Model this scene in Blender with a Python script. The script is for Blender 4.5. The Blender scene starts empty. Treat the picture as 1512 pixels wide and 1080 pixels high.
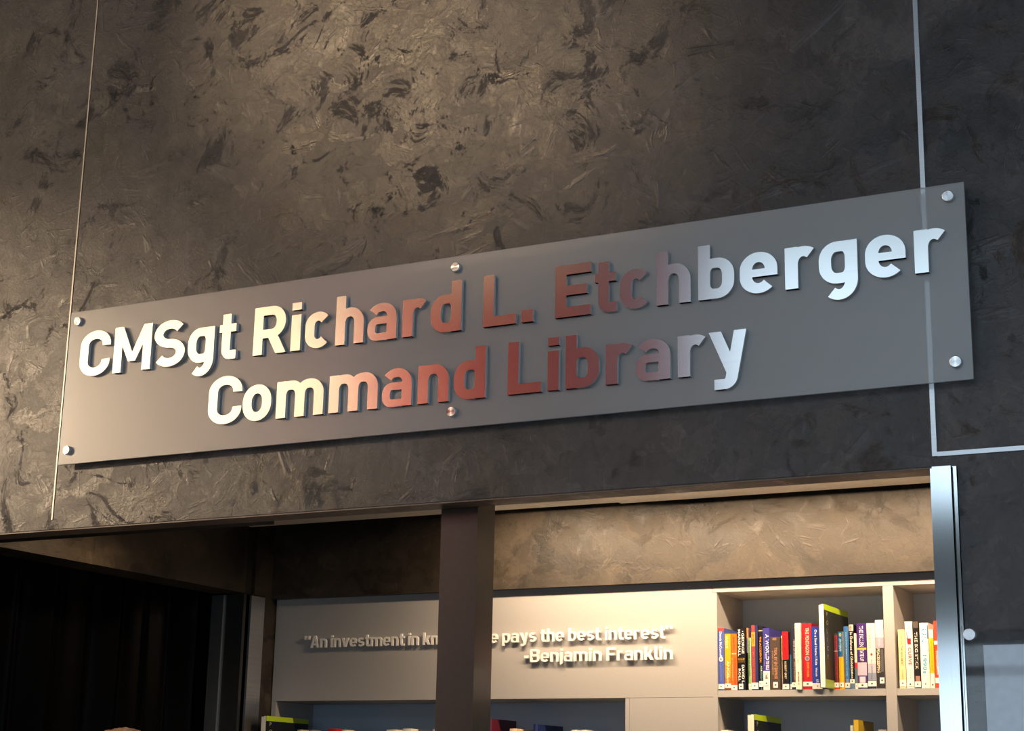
import bpy, bmesh, math, random
from mathutils import Vector, Matrix, noise
from mathutils.geometry import delaunay_2d_cdt
random.seed(7)
SC = bpy.context.scene
COL = SC.collection
PI = math.pi

# ------------------------------------------------------------------ camera
cam_data = bpy.data.cameras.new('camera')
cam = bpy.data.objects.new('camera', cam_data); COL.objects.link(cam)
cr = Vector((0.8847981, 0.46554927, 0.01990488)); cd = Vector((-0.09865395, 0.22890265, -0.96843739)); cf = Vector((-0.4554116, 0.85490787, 0.2484609))
m = Matrix.Identity(4)
for i in range(3):
    m[i][0] = cr[i]; m[i][1] = -cd[i]; m[i][2] = -cf[i]
m[0][3], m[1][3], m[2][3] = 0.0, -4.0, 1.6
cam.matrix_world = m
cam_data.sensor_width = 36.0
cam_data.lens = 2484.0 / 1512 * 36
cam_data.clip_start = 0.05
cam_data.clip_end = 200
SC.camera = cam
SC.view_settings.view_transform = 'Standard'
SC.view_settings.look = 'None'
SC.view_settings.gamma = 1
SC.view_settings.use_curve_mapping = False
SC.view_settings.exposure = 0.0

# ------------------------------------------------------------------ world: pale overcast daylight outside
w = bpy.data.worlds.new('sky'); SC.world = w; w.use_nodes = True
bgn = w.node_tree.nodes['Background']
bgn.inputs[0].default_value = (0.64, 0.83, 1.0, 1)
bgn.inputs[1].default_value = 2.05

# ------------------------------------------------------------------ lamps of the place
def aim(o, tgt):
    d = Vector(tgt) - o.location
    o.rotation_euler = d.to_track_quat('-Z', 'Y').to_euler()
def spot(name, loc, tgt, power, col, size=0.06, ang=80, blend=0.6):
    l = bpy.data.lights.new(name, 'SPOT'); l.energy = power; l.color = col
    l.shadow_soft_size = size; l.spot_size = math.radians(ang); l.spot_blend = blend
    o = bpy.data.objects.new(name, l); COL.objects.link(o); o.location = loc; aim(o, tgt); return o
WARM = (1.0, 0.70, 0.42)
# ceiling spots of the lobby
spot('lobby_spotlight', (-5.0, -4.1, 5.9), (-2.5, 0, 3.95), 520, WARM, 0.06, 22, 1.0)
spot('added_downlight', (-3.85, 0.62, 2.655), (-4.1, 0.55, 0), 15, (1.0, 0.68, 0.40), 0.03, 140, 0.6)  # added inside the library to put golden light patches on the return wall
spot('lobby_spotlight', (-8.0, -3.0, 3.9), (-4.35, 0, 2.55), 850, (1.0, 0.74, 0.48), 0.12, 30, 1.0)
spot('lobby_spotlight', (-7.0, -3.4, 5.9), (-3.0, 0, 3.2), 70, (1.0, 0.76, 0.52), 0.12, 60, 1.0)
# wall washers on the cream wall behind the camera, and one angled onto the red wall
for xx in (-11.6, -10.4, -9.2, -8.2):
    spot('wall_washer', (xx, -4.6, 5.9), (xx - 0.2, -7.0, 4.2), 600, (1.0, 0.77, 0.53), 0.10, 90, 0.8)
spot('wall_washer', (-9.4, -4.4, 5.9), (-5.9, -7.0, 4.4), 420, (1.0, 0.84, 0.7), 0.10, 50, 0.9)
# strip light in the library ceiling, close to the bulkhead
sl = bpy.data.lights.new('library_strip_light', 'AREA'); sl.shape = 'RECTANGLE'; sl.size = 2.3; sl.size_y = 0.05; sl.spread = math.radians(170); sl.energy = 45; sl.color = (1.0, 0.72, 0.46)
so = bpy.data.objects.new('library_strip_light', sl); COL.objects.link(so); so.location = (-1.95, 1.47, 2.655); aim(so, (-1.95, 1.60, 2.2))
# daylight portal at the window wall
pl = bpy.data.lights.new('window_portal', 'AREA'); pl.shape = 'RECTANGLE'; pl.size = 8.6; pl.size_y = 5.2
pl.cycles.is_portal = True
po = bpy.data.objects.new('window_portal', pl); COL.objects.link(po); po.location = (0.0, -7.12, 2.9); po.rotation_euler = (PI/2, 0, PI)
aim(po, (0.0, 0, 2.9))

# ------------------------------------------------------------------ materials
def nodes(name):
    mt = bpy.data.materials.new(name); mt.use_nodes = True
    nt = mt.node_tree; return mt, nt, nt.nodes['Principled BSDF']
def L(nt, a, b): nt.links.new(a, b)
def hexc(h, k=1.0):
    h = h.lstrip('#'); v = [int(h[i:i+2], 16) / 255 for i in (0, 2, 4)]
    return tuple(((c / 12.92) if c <= 0.04045 else ((c + 0.055) / 1.055) ** 2.4) * k for c in v) + (1,)
def N(nt, t, **kw):
    n = nt.nodes.new(t)
    for k, v in kw.items():
        if hasattr(n, k): setattr(n, k, v)
        else: n.inputs[k].default_value = v
    return n
def coords(nt, scale=(1, 1, 1), kind='Object'):
    tc = N(nt, 'ShaderNodeTexCoord'); mp = N(nt, 'ShaderNodeMapping'); mp.inputs['Scale'].default_value = scale
    L(nt, tc.outputs[kind], mp.inputs['Vector']); return mp.outputs[0]
def simple(name, col, rough=0.5, metal=0.0, var=0.12, scale=60, spec=0.5):
    """plain material with a faint procedural unevenness of tone and relief"""
    mt, nt, p = nodes(name)
    v = coords(nt); n = N(nt, 'ShaderNodeTexNoise', Scale=scale, Detail=3.0)
    L(nt, v, n.inputs['Vector'])
    mx = N(nt, 'ShaderNodeMixRGB', blend_type='MULTIPLY'); mx.inputs[0].default_value = 1.0
    rp = N(nt, 'ShaderNodeMapRange'); rp.inputs['To Min'].default_value = 1 - var; rp.inputs['To Max'].default_value = 1 + var
    L(nt, n.outputs[0], rp.inputs[0]); mx.inputs[1].default_value = col
    L(nt, rp.outputs[0], mx.inputs[2]); L(nt, mx.outputs[0], p.inputs['Base Color'])
    p.inputs['Roughness'].default_value = rough; p.inputs['Metallic'].default_value = metal
    p.inputs['Specular IOR Level'].default_value = spec
    return mt

def plaster(name, dark, mid, light, rough=0.35, bump=0.36, offset=(0, 0, 0)):
    """troweled polished plaster: overlapping angular sweeps, soft clouds, dark pits, fine scratches"""
    mt, nt, p = nodes(name)
    tc = N(nt, 'ShaderNodeTexCoord'); mp = N(nt, 'ShaderNodeMapping'); mp.inputs['Location'].default_value = offset
    L(nt, tc.outputs['Object'], mp.inputs['Vector']); v = mp.outputs[0]
    wn = N(nt, 'ShaderNodeTexNoise', Scale=2.6, Detail=5.0, Roughness=0.62); L(nt, v, wn.inputs['Vector'])
    sub = N(nt, 'ShaderNodeVectorMath', operation='SUBTRACT'); L(nt, wn.outputs['Color'], sub.inputs[0]); sub.inputs[1].default_value = (.5, .5, .5)
    scl = N(nt, 'ShaderNodeVectorMath', operation='SCALE'); L(nt, sub.outputs[0], scl.inputs[0]); scl.inputs['Scale'].default_value = 0.55
    wv = N(nt, 'ShaderNodeVectorMath', operation='ADD'); L(nt, v, wv.inputs[0]); L(nt, scl.outputs[0], wv.inputs[1])
    def sweep(scale, rot, stretch):
        m2 = N(nt, 'ShaderNodeMapping'); m2.inputs['Rotation'].default_value = (0, rot, 0); m2.inputs['Scale'].default_value = stretch
        L(nt, wv.outputs[0], m2.inputs['Vector'])
        vo = N(nt, 'ShaderNodeTexVoronoi', Scale=scale); L(nt, m2.outputs[0], vo.inputs['Vector'])
        sp = N(nt, 'ShaderNodeSeparateColor'); L(nt, vo.outputs['Color'], sp.inputs[0]); return sp.outputs[0], vo
    s1, v1 = sweep(4.2, 0.7, (1, 1, 1.9)); s2, v2 = sweep(7.5, -0.5, (1, 1, 2.2)); s3, v3 = sweep(15, 0.25, (1.8, 1, 1))
    cl = N(nt, 'ShaderNodeTexNoise', Scale=1.7, Detail=8.0, Roughness=0.62, Distortion=0.7); L(nt, wv.outputs[0], cl.inputs['Vector'])
    fi = N(nt, 'ShaderNodeTexNoise', Scale=26.0, Detail=7.0, Roughness=0.72, Distortion=1.4); L(nt, wv.outputs[0], fi.inputs['Vector'])
    def mad(a, k, b=None):
        n = N(nt, 'ShaderNodeMath', operation='MULTIPLY_ADD'); L(nt, a, n.inputs[0]); n.inputs[1].default_value = k
        if b is None: n.inputs[2].default_value = 0.0
        else: L(nt, b, n.inputs[2])
        return n.outputs[0]
    t = mad(s1, 0.16); t = mad(s2, 0.11, t); t = mad(s3, 0.07, t); t = mad(cl.outputs[0], 0.60, t); t = mad(fi.outputs[0], 0.26, t)
    rp = N(nt, 'ShaderNodeValToRGB'); L(nt, t, rp.inputs[0])
    e = rp.color_ramp.elements; e[0].position = 0.40; e[0].color = dark; e[1].position = 0.80; e[1].color = light
    x = e.new(0.53); x.color = mid; x = e.new(0.66); x.color = tuple(a * 0.7 + b * 0.3 for a, b in zip(mid, light))
    # dark pits where the trowel skipped
    pn = N(nt, 'ShaderNodeTexNoise', Scale=6.5, Detail=10.0, Roughness=0.80, Distortion=0.9); L(nt, v, pn.inputs['Vector'])
    pr = N(nt, 'ShaderNodeMapRange'); pr.inputs['From Min'].default_value = 0.56; pr.inputs['From Max'].default_value = 0.66; L(nt, pn.outputs[0], pr.inputs[0])
    mx = N(nt, 'ShaderNodeMixRGB', blend_type='MULTIPLY'); L(nt, pr.outputs[0], mx.inputs[0]); L(nt, rp.outputs[0], mx.inputs[1]); mx.inputs[2].default_value = (0.52, 0.50, 0.51, 1)
    base_out = mx.outputs[0]
    # gloss differs from sweep to sweep
    rr = N(nt, 'ShaderNodeMapRange'); rr.inputs['To Min'].default_value = rough - 0.09; rr.inputs['To Max'].default_value = rough + 0.22
    g = mad(s2, 0.4); g = mad(s1, 0.3, g); g = mad(fi.outputs[0], 0.4, g); L(nt, g, rr.inputs[0])
    p.inputs['Specular IOR Level'].default_value = 0.55
    # brush-like trowel marks whose direction changes from sweep to sweep
    def marks(vo, scale, thr0, thr1):
        sc_ = N(nt, 'ShaderNodeSeparateColor'); L(nt, vo.outputs['Color'], sc_.inputs[0])
        an = N(nt, 'ShaderNodeMath', operation='MULTIPLY'); L(nt, sc_.outputs[1], an.inputs[0]); an.inputs[1].default_value = 6.283
        vr = N(nt, 'ShaderNodeVectorRotate', rotation_type='Y_AXIS'); L(nt, v, vr.inputs['Vector']); L(nt, an.outputs[0], vr.inputs['Angle'])
        m3 = N(nt, 'ShaderNodeMapping'); m3.inputs['Scale'].default_value = (1.0, 1.0, 5.5); L(nt, vr.outputs[0], m3.inputs['Vector'])
        ns = N(nt, 'ShaderNodeTexNoise', Scale=scale, Detail=4.0, Roughness=0.6, Distortion=0.35); L(nt, m3.outputs[0], ns.inputs['Vector'])
        mm_ = N(nt, 'ShaderNodeMapRange'); mm_.interpolation_type = 'SMOOTHSTEP'; mm_.inputs['From Min'].default_value = thr0; mm_.inputs['From Max'].default_value = thr1; L(nt, ns.outputs[0], mm_.inputs[0])
        return mm_.outputs[0]
    k1 = marks(v2, 5.0, 0.57, 0.72); k2 = marks(v1, 2.4, 0.57, 0.74)
    km = N(nt, 'ShaderNodeMath', operation='ADD'); L(nt, k1, km.inputs[0]); L(nt, k2, km.inputs[1])
    kr = N(nt, 'ShaderNodeMapRange'); kr.inputs['To Min'].default_value = 0.86; kr.inputs['To Max'].default_value = 1.42; kr.inputs['From Max'].default_value = 2.0; L(nt, km.outputs[0], kr.inputs[0])
    mk = N(nt, 'ShaderNodeMixRGB', blend_type='MULTIPLY'); mk.inputs[0].default_value = 1; L(nt, base_out, mk.inputs[1]); L(nt, kr.outputs[0], mk.inputs[2])
    L(nt, mk.outputs[0], p.inputs['Base Color'])
    rk = mad(km.outputs[0], -0.12, rr.outputs[0]); L(nt, rk, p.inputs['Roughness'])
    # relief
    h = mad(s1, 0.25); h = mad(s2, 0.20, h); h = mad(s3, 0.10, h); h = mad(fi.outputs[0], 0.24, h); h = mad(pr.outputs[0], -0.35, h); h = mad(k1, 0.20, h); h = mad(k2, 0.28, h)
    big = N(nt, 'ShaderNodeTexNoise', Scale=6.0, Detail=2.0); L(nt, v, big.inputs['Vector']); h = mad(big.outputs[0], 1.3, h)
    b = N(nt, 'ShaderNodeBump'); b.inputs['Strength'].default_value = bump; b.inputs['Distance'].default_value = 0.012
    L(nt, h, b.inputs['Height']); L(nt, b.outputs[0], p.inputs['Normal'])
    return mt

def brushed(name, col, rough=0.3, aniso=0.85, tangent=(0, 0, 1), grain=(3, 3, 260), streak=0.10, radial=False):
    mt, nt, p = nodes(name)
    v = coords(nt, grain); n = N(nt, 'ShaderNodeTexNoise', Scale=1.0, Detail=4.0, Roughness=0.6); L(nt, v, n.inputs['Vector'])
    rp = N(nt, 'ShaderNodeMapRange'); rp.inputs['To Min'].default_value = 1 - streak; rp.inputs['To Max'].default_value = 1 + streak
    L(nt, n.outputs[0], rp.inputs[0])
    mx = N(nt, 'ShaderNodeMixRGB', blend_type='MULTIPLY'); mx.inputs[0].default_value = 1; mx.inputs[1].default_value = col
    L(nt, rp.outputs[0], mx.inputs[2]); L(nt, mx.outputs[0], p.inputs['Base Color'])
    p.inputs['Metallic'].default_value = 1; p.inputs['Roughness'].default_value = rough; p.inputs['Anisotropic'].default_value = aniso
    if radial:
        t = N(nt, 'ShaderNodeTangent', direction_type='RADIAL', axis='Y'); L(nt, t.outputs[0], p.inputs['Tangent'])
    else:
        t = N(nt, 'ShaderNodeCombineXYZ')
        for i in range(3): t.inputs[i].default_value = tangent[i]
        L(nt, t.outputs[0], p.inputs['Tangent'])
    return mt

M = {}
M['wall'] = plaster('dark_plaster', (0.018, 0.0165, 0.0165, 1), (0.062, 0.0555, 0.055, 1), (0.150, 0.135, 0.132, 1))
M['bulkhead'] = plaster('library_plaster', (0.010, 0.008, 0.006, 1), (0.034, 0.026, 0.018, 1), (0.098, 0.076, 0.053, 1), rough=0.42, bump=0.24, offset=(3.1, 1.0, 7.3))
M['beam'] = plaster('beam_plaster', (0.10, 0.07, 0.055, 1), (0.19, 0.135, 0.105, 1), (0.26, 0.19, 0.15, 1), rough=0.42, bump=0.2, offset=(9, 2, 1))
M['ceiling'] = simple('ceiling_paint', (0.62, 0.58, 0.53, 1), 0.9)
M['lobby_ceiling'] = simple('lobby_ceiling_paint', (0.10, 0.10, 0.10, 1), 0.9)
M['cream'] = simple('cream_paint', (0.80, 0.76, 0.68, 1), 0.8)
M['redwall'] = simple('red_wall_covering', (0.50, 0.055, 0.060, 1), 0.8, scale=12)
M['floor'] = simple('floor_carpet', (0.26, 0.255, 0.25, 1), 0.9, scale=200)
M['ground'] = simple('outdoor_paving', (0.35, 0.34, 0.33, 1), 0.9, scale=4)
M['laminate'] = simple('grey_laminate', (0.38, 0.37, 0.362, 1), 0.55, var=0.06, scale=240)
M['laminate_daylit'] = simple('laminate_daylight_tint', (0.36, 0.43, 0.52, 1), 0.6, var=0.06, scale=240)  # same laminate for the cubby backs, blue daylight mixed into its colour
M['black'] = simple('black_paint', (0.008, 0.008, 0.008, 1), 0.6)
M['darksteel'] = simple('dark_painted_steel', (0.050, 0.052, 0.054, 1), 0.36, metal=0.6, scale=90)
M['darksteel'].node_tree.nodes['Principled BSDF'].inputs['Coat Weight'].default_value = 0.6
M['darksteel'].node_tree.nodes['Principled BSDF'].inputs['Coat Roughness'].default_value = 0.14
M['steel'] = brushed('brushed_stainless', (0.80, 0.79, 0.77, 1), 0.18, 0.4)
M['trim'] = brushed('aluminium_trim', (0.72, 0.73, 0.74, 1), 0.36, 0.0, streak=0.2)
M['capsteel'] = brushed('polished_steel_cap', (0.86, 0.88, 0.88, 1), 0.12, 0.3, grain=(220, 220, 1.5), tangent=(1, 0, 0), streak=0.06)
M['bolt'] = brushed('spun_bolt_steel', (0.88, 0.88, 0.88, 1), 0.28, 0.9, radial=True, streak=0.03)
M['white'] = simple('white_letter_paint', (0.86, 0.84, 0.80, 1), 0.45, var=0.02)
M['frame'] = simple('window_frame_metal', (0.05, 0.05, 0.055, 1), 0.4)
M['spandrel'] = simple('spandrel_metal', (0.16, 0.165, 0.17, 1), 0.5)

# frosted acrylic
mt, nt, p = nodes('frosted_acrylic')
nt.nodes.remove(p); out = nt.nodes['Material Output']
g = N(nt, 'ShaderNodeBsdfRefraction', IOR=1.06, Roughness=0.33); g.inputs['Color'].default_value = (0.95, 0.96, 0.96, 1)
d = N(nt, 'ShaderNodeBsdfDiffuse'); d.inputs['Color'].default_value = (0.86, 0.84, 0.82, 1)
gl = N(nt, 'ShaderNodeBsdfGlossy', Roughness=0.34)
fr = N(nt, 'ShaderNodeFresnel', IOR=1.8)
v = coords(nt); fn = N(nt, 'ShaderNodeTexNoise', Scale=2.0, Detail=3.0); L(nt, v, fn.inputs['Vector'])
mr = N(nt, 'ShaderNodeMapRange'); mr.inputs['To Min'].default_value = 0.24; mr.inputs['To Max'].default_value = 0.31; L(nt, fn.outputs[0], mr.inputs[0])
m1 = N(nt, 'ShaderNodeMixShader'); L(nt, mr.outputs[0], m1.inputs[0]); L(nt, g.outputs[0], m1.inputs[1]); L(nt, d.outputs[0], m1.inputs[2])
m2 = N(nt, 'ShaderNodeMixShader'); L(nt, fr.outputs[0], m2.inputs[0]); L(nt, m1.outputs[0], m2.inputs[1]); L(nt, gl.outputs[0], m2.inputs[2])
L(nt, m2.outputs[0], out.inputs['Surface']); M['frosted'] = mt
# clear acrylic
mt, nt, p = nodes('clear_acrylic')
nt.nodes.remove(p); out = nt.nodes['Material Output']
tr = N(nt, 'ShaderNodeBsdfTransparent'); gl = N(nt, 'ShaderNodeBsdfGlossy', Roughness=0.03); fr = N(nt, 'ShaderNodeFresnel', IOR=1.5)
v = coords(nt); fn = N(nt, 'ShaderNodeTexNoise', Scale=1.2); L(nt, v, fn.inputs['Vector'])
bp = N(nt, 'ShaderNodeBump'); bp.inputs['Strength'].default_value = 0.02; L(nt, fn.outputs[0], bp.inputs['Height']); L(nt, bp.outputs[0], gl.inputs['Normal'])
ms = N(nt, 'ShaderNodeMixShader'); L(nt, fr.outputs[0], ms.inputs[0]); L(nt, tr.outputs[0], ms.inputs[1]); L(nt, gl.outputs[0], ms.inputs[2])
L(nt, ms.outputs[0], out.inputs['Surface']); M['clear'] = mt
# curtain satin
mt, nt, p = nodes('black_curtain_fabric')
v = coords(nt, (300, 300, 40)); fn = N(nt, 'ShaderNodeTexNoise', Scale=1.0, Detail=2.0); L(nt, v, fn.inputs['Vector'])
rp = N(nt, 'ShaderNodeValToRGB'); rp.color_ramp.elements[0].color = (0.004, 0.004, 0.005, 1); rp.color_ramp.elements[1].color = (0.006, 0.0055, 0.0055, 1)
L(nt, fn.outputs[0], rp.inputs[0]); L(nt, rp.outputs[0], p.inputs['Base Color']); p.inputs['Roughness'].default_value = 0.30; p.inputs['Specular IOR Level'].default_value = 0.06
M['curtain'] = mt

_cm = {}
def cmat(h, rough=0.35):
    k = (h, rough)
    if k not in _cm: _cm[k] = simple('print_' + h.lstrip('#'), hexc(h), rough, var=0.06, scale=150)
    return _cm[k]

# ------------------------------------------------------------------ building helpers
def box(bm, x0, x1, y0, y1, z0, z1):
    vs = [bm.verts.new(c) for c in ((x0,y0,z0),(x1,y0,z0),(x1,y1,z0),(x0,y1,z0),(x0,y0,z1),(x1,y0,z1),(x1,y1,z1),(x0,y1,z1))]
    for f in ((3,2,1,0),(4,5,6,7),(0,1,5,4),(1,2,6,5),(2,3,7,6),(3,0,4,7)):
        bm.faces.new([vs[i] for i in f])
def link(name, bm, mat, parent=None, bevel=0, seg=2, smooth=False):
    """links a bmesh given in world metres as one mesh object, under parent if given"""
    me = bpy.data.meshes.new(name)
    if bevel:
        bmesh.ops.bevel(bm, geom=[e for e in bm.edges if e.calc_face_angle(0) > 0.7], offset=bevel, segments=seg, affect='EDGES', profile=0.5)
    if parent is not None:
        o0 = parent.matrix_world if False else None
        l = Vector(parent['_loc']); bmesh.ops.translate(bm, verts=bm.verts, vec=-l)
    bm.normal_update(); bm.to_mesh(me); bm.free()
    if smooth:
        for p_ in me.polygons: p_.use_smooth = True
    if mat: me.materials.append(mat)
    o = bpy.data.objects.new(name, me); COL.objects.link(o)
    if parent is not None:
        o.parent = parent; o['_loc'] = parent['_loc']
    return o
def bx(name, b, mat, parent=None, bevel=0, seg=2, smooth=False):
    bm = bmesh.new()
    for q in (b if isinstance(b, list) else [b]): box(bm, *q)
    return link(name, bm, mat, parent, bevel, seg, smooth)
def thing(name, loc, label, cat, group=None):
    o = bpy.data.objects.new(name, None); COL.objects.link(o); o.location = loc; o['_loc'] = tuple(loc)
    o.empty_display_size = 0.05
    o['label'] = label; o['category'] = cat
    if group: o['group'] = group
    return o
def struct(o): o['kind'] = 'structure'; return o
def cyl(bm, c, r, y0, y1, seg=32, bev=0.0):
    """cylinder along Y with a softened front rim"""
    prof = [(y1, r), (y0 + bev, r), (y0 + bev * 0.3, r - bev * 0.3), (y0, r - bev)] if bev else [(y1, r), (y0, r)]
    rings = []
    for y, rr in prof:
        rings.append([bm.verts.new((c[0] + rr * math.cos(2*PI*i/seg), y, c[1] + rr * math.sin(2*PI*i/seg))) for i in range(seg)])
    for a, b in zip(rings, rings[1:]):
        for i in range(seg): bm.faces.new((a[i], a[(i+1) % seg], b[(i+1) % seg], b[i]))
    bm.faces.new(list(reversed(rings[0]))); bm.faces.new(rings[-1])

# ------------------------------------------------------------------ structure
H = 6.0
ZB = 2.392      # underside of the header
XL = -4.22      # left side of the opening
XR = -0.972     # right side of the opening
YB = 1.845      # front of the bookcase
struct(bx('wall_front', [(-12, 5, 0, 0.09, ZB + 0.001, H), (XR, 5, 0, 0.09, 0, ZB + 0.001), (-12, XL - 0.0, 0, 0.09, 0, ZB + 0.001)], M['wall']))
struct(bx('trim_1', (XL, XR, 0.003, 0.088, ZB - 0.004, ZB + 0.0005), M['beam']))            # stained lining of the header underside
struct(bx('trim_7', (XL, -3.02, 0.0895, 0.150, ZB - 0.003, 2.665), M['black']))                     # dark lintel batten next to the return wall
struct(bx('floor', (-12, 5, -7.4, 2.6, -0.1, 0), M['floor']))
struct(bx('ground', (-30, 30, -40, -7.4, -0.2, -0.02), M['ground']))
struct(bx('ceiling', (-12, 5, -7.4, 0, H, H + 0.1), M['lobby_ceiling']))
struct(bx('wall_left', (-12.1, -12, -7.4, 2.6, 0, H), M['cream']))
struct(bx('wall_right', (5, 5.1, -7.4, 2.6, 0, H), M['wall']))
struct(bx('wall_back', (-12, 5, 2.5, 2.6, 0, 3.0), M['wall']))
# wall behind the camera: cream part, red part, glazed part
struct(bx('wall_rear', [(-12, -7.35, -7.4, -7.1, 0, H), (-4.27, 5, -7.4, -7.1, 5.6, H), (4.4, 5, -7.4, -7.1, 0, 5.6), (-4.27, 4.4, -7.4, -7.1, 0, 0.25)], M['cream']))
struct(bx('wall_rear_red', (-7.35, -4.27, -7.4, -7.08, 0, H), M['redwall']))
mull = []
xm = [-4.27 + i * 1.47 for i in range(7)]
for x in xm: mull.append((x - 0.03, x + 0.03, -7.3, -7.18, 0.25, 5.6))
for z in (0.25, 2.42, 3.5, 5.54): mull.append((-4.27, 4.4, -7.29, -7.19, z, z + 0.06))
struct(bx('wall_spandrel', (-4.27, 4.4, -7.27, -7.21, 2.62, 3.50), M['spandrel']))
wf = struct(bx('window_1', mull, M['frame']))
# library ceiling with its joint and the dark slot before the bulkhead
struct(bx('ceiling_library', [(-5.6, -2.549, 0.09, 1.660, 2.671, 2.76), (-2.543, 5, 0.09, 1.660, 2.666, 2.752), (-5.6, 5, 1.660, 2.5, 2.90, 2.95)], M['ceiling']))
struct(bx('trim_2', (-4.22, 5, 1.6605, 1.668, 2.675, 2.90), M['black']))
struct(bx('wall_bulkhead', (-4.22, 5, 1.81, 2.14, 2.386, 2.90), M['bulkhead']))
# left return wall with the curtained opening
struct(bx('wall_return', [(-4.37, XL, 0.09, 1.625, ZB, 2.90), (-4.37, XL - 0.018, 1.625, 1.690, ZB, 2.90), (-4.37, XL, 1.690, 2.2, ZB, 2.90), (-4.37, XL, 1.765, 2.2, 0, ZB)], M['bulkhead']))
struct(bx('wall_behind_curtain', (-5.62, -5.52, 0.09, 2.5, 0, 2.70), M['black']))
for v_ in ((XL - 0.0165, 1.627, 1.688),): struct(bx('shade_strip', (XL - 0.019, XL - 0.015, 1.627, 1.688, ZB + 0.002, 2.69), M['black']))  # black strip in a groove, stands in for the shade on the return wall

# metal reveal strips of the plaster panels
struct(bx('trim_4', (-3.7765, -3.771, -0.002, 0.001, 2.423, H), brushed('dull_trim', (0.34, 0.33, 0.32, 1), 0.45, 0.0, streak=0.2), bevel=0.0012))
struct(bx('trim_5', [(-0.974, -0.962, -0.005, 0.001, 2.417, H)], M['trim'], bevel=0.0015))
struct(bx('trim_6', [(-0.962, 5.0, -0.005, 0.001, 2.416, 2.427)], M['trim'], bevel=0.0015))

# polished steel end caps
def end_cap_right():
    t = thing('steel_end_cap', (-0.945, 0, 0), 'tall polished steel cap on the right edge of the opening', 'trim')
    bx('cap_face', (-0.972, -0.927, -0.022, -0.0005, 0, 2.388), M['capsteel'], t, 0.0015)
    bx('cap_return', (-0.9272, -0.9165, -0.010, -0.0005, 0, 2.388), M['capsteel'], t, 0.001)
    bx('cap_leg', (-0.977, -0.9722, -0.020, 0.089, 0, 2.384), M['capsteel'], t, 0.001)
    return t
end_cap_right()
def end_cap_left():
    t = thing('steel_jamb_cap', (-4.3, 1.66, 0), 'steel cap on the wall end between curtain and bookshelves', 'trim')
    bx('cap_web', (-4.372, -4.222, 1.622, 1.64, 0, 2.388), M['darksteel'], t, 0.001)
    bx('cap_flange', (-4.378, -4.318, 1.612, 1.70, 0, 2.386), M['trim'], t, 0.001)
    bx('cap_flange', (-4.222, -4.212, 1.662, 1.755, 0, 2.386), M['trim'], t, 0.001)
    return t
end_cap_left()

# ------------------------------------------------------------------ column
t = thing('steel_column', (-2.34, 0.145, 0), 'dark painted square steel column dividing the library opening', 'column')
bx('shaft', (-2.399, -2.281, 0.095, 0.196, 0, 2.665), M['darksteel'], t, 0.012, 10)
bx('base_plate', (-2.45, -2.23, 0.05, 0.245, 0, 0.012), M['darksteel'], t, 0.002)

# ------------------------------------------------------------------ curtain
bm = bmesh.new(); n = 220; prev = None
for i in range(n + 1):
    s = i / n; y = 0.2 + s * 1.62
    ph = s * 2 * PI * 9.5 + 0.7 * math.sin(s * 9)
    row = []
    for k in range(9):
        z = 0.01 + (2.60 - 0.01) * k / 8
        a = 0.028 + 0.014 * math.sin(s * 23 + 1.3) + 0.010 * (1 - k / 8)
        row.append(bm.verts.new((-4.47 + a * math.sin(ph + 0.25 * math.sin(k * 0.6 + s * 7)), y + 0.012 * math.sin(2 * ph), z)))
    if prev:
        for k in range(8): bm.faces.new((prev[k], row[k], row[k+1], prev[k+1]))
    prev = row
bmesh.ops.solidify(bm, geom=bm.faces[:], thickness=0.003)
o = link('curtain', bm, M['curtain'], smooth=True)
o['label'] = 'black pleated curtain hanging in the doorway at lower left'; o['category'] = 'curtain'

# ------------------------------------------------------------------ glyphs (round stroke lettering, built from centre lines)
W_ = 0.0
def fillet(pts, rad, closed=False, n=9):
    """rounds the corners of a polyline"""
    out = []; m_ = len(pts)
    for i, p_ in enumerate(pts):
        r = rad[i] if isinstance(rad, (list, tuple)) else rad
        if (not closed and i in (0, m_ - 1)) or r <= 0: out.append(Vector(p_)); continue
        a = Vector(pts[i-1]); b = Vector(p_); c = Vector(pts[(i+1) % m_])
        u = (a - b).normalized(); v = (c - b).normalized(); ang = u.angle(v)
        dd = r / math.tan(ang / 2); p1 = b + u * dd; ctr = b + (u + v).normalized() * (r / math.sin(ang / 2))
        a1 = p1 - ctr; a2 = (b + v * dd) - ctr
        t1 = math.atan2(a1.y, a1.x); t2 = math.atan2(a2.y, a2.x)
        while t2 - t1 > PI: t2 -= 2 * PI
        while t2 - t1 < -PI: t2 += 2 * PI
        for k in range(n + 1):
            tt = t1 + (t2 - t1) * k / n; out.append(ctr + Vector((math.cos(tt), math.sin(tt))) * r)
    res = [out[0]]
    for q in out[1:]:
        if (q - res[-1]).length > 1e-5: res.append(q)
    if closed and (res[0] - res[-1]).length < 1e-5: res.pop()
    return res
def earc(cx, cy, rx, ry, a0, a1, n=20):
    return [Vector((cx + rx * math.cos(math.radians(a0 + (a1 - a0) * i / n)), cy + ry * math.sin(math.radians(a0 + (a1 - a0) * i / n)))) for i in range(n + 1)]
THIN = 0.82
def hull(p_):
    p_ = sorted(p_, key=lambda a: (a.x, a.y)); res = []
    for seq in (p_, p_[::-1]):
        st = []
        for a in seq:
            while len(st) > 1 and (st[-1] - st[-2]).cross(a - st[-1]) <= 1e-9: st.pop()
            st.append(a)
        res += st[:-1]
    return res
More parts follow.
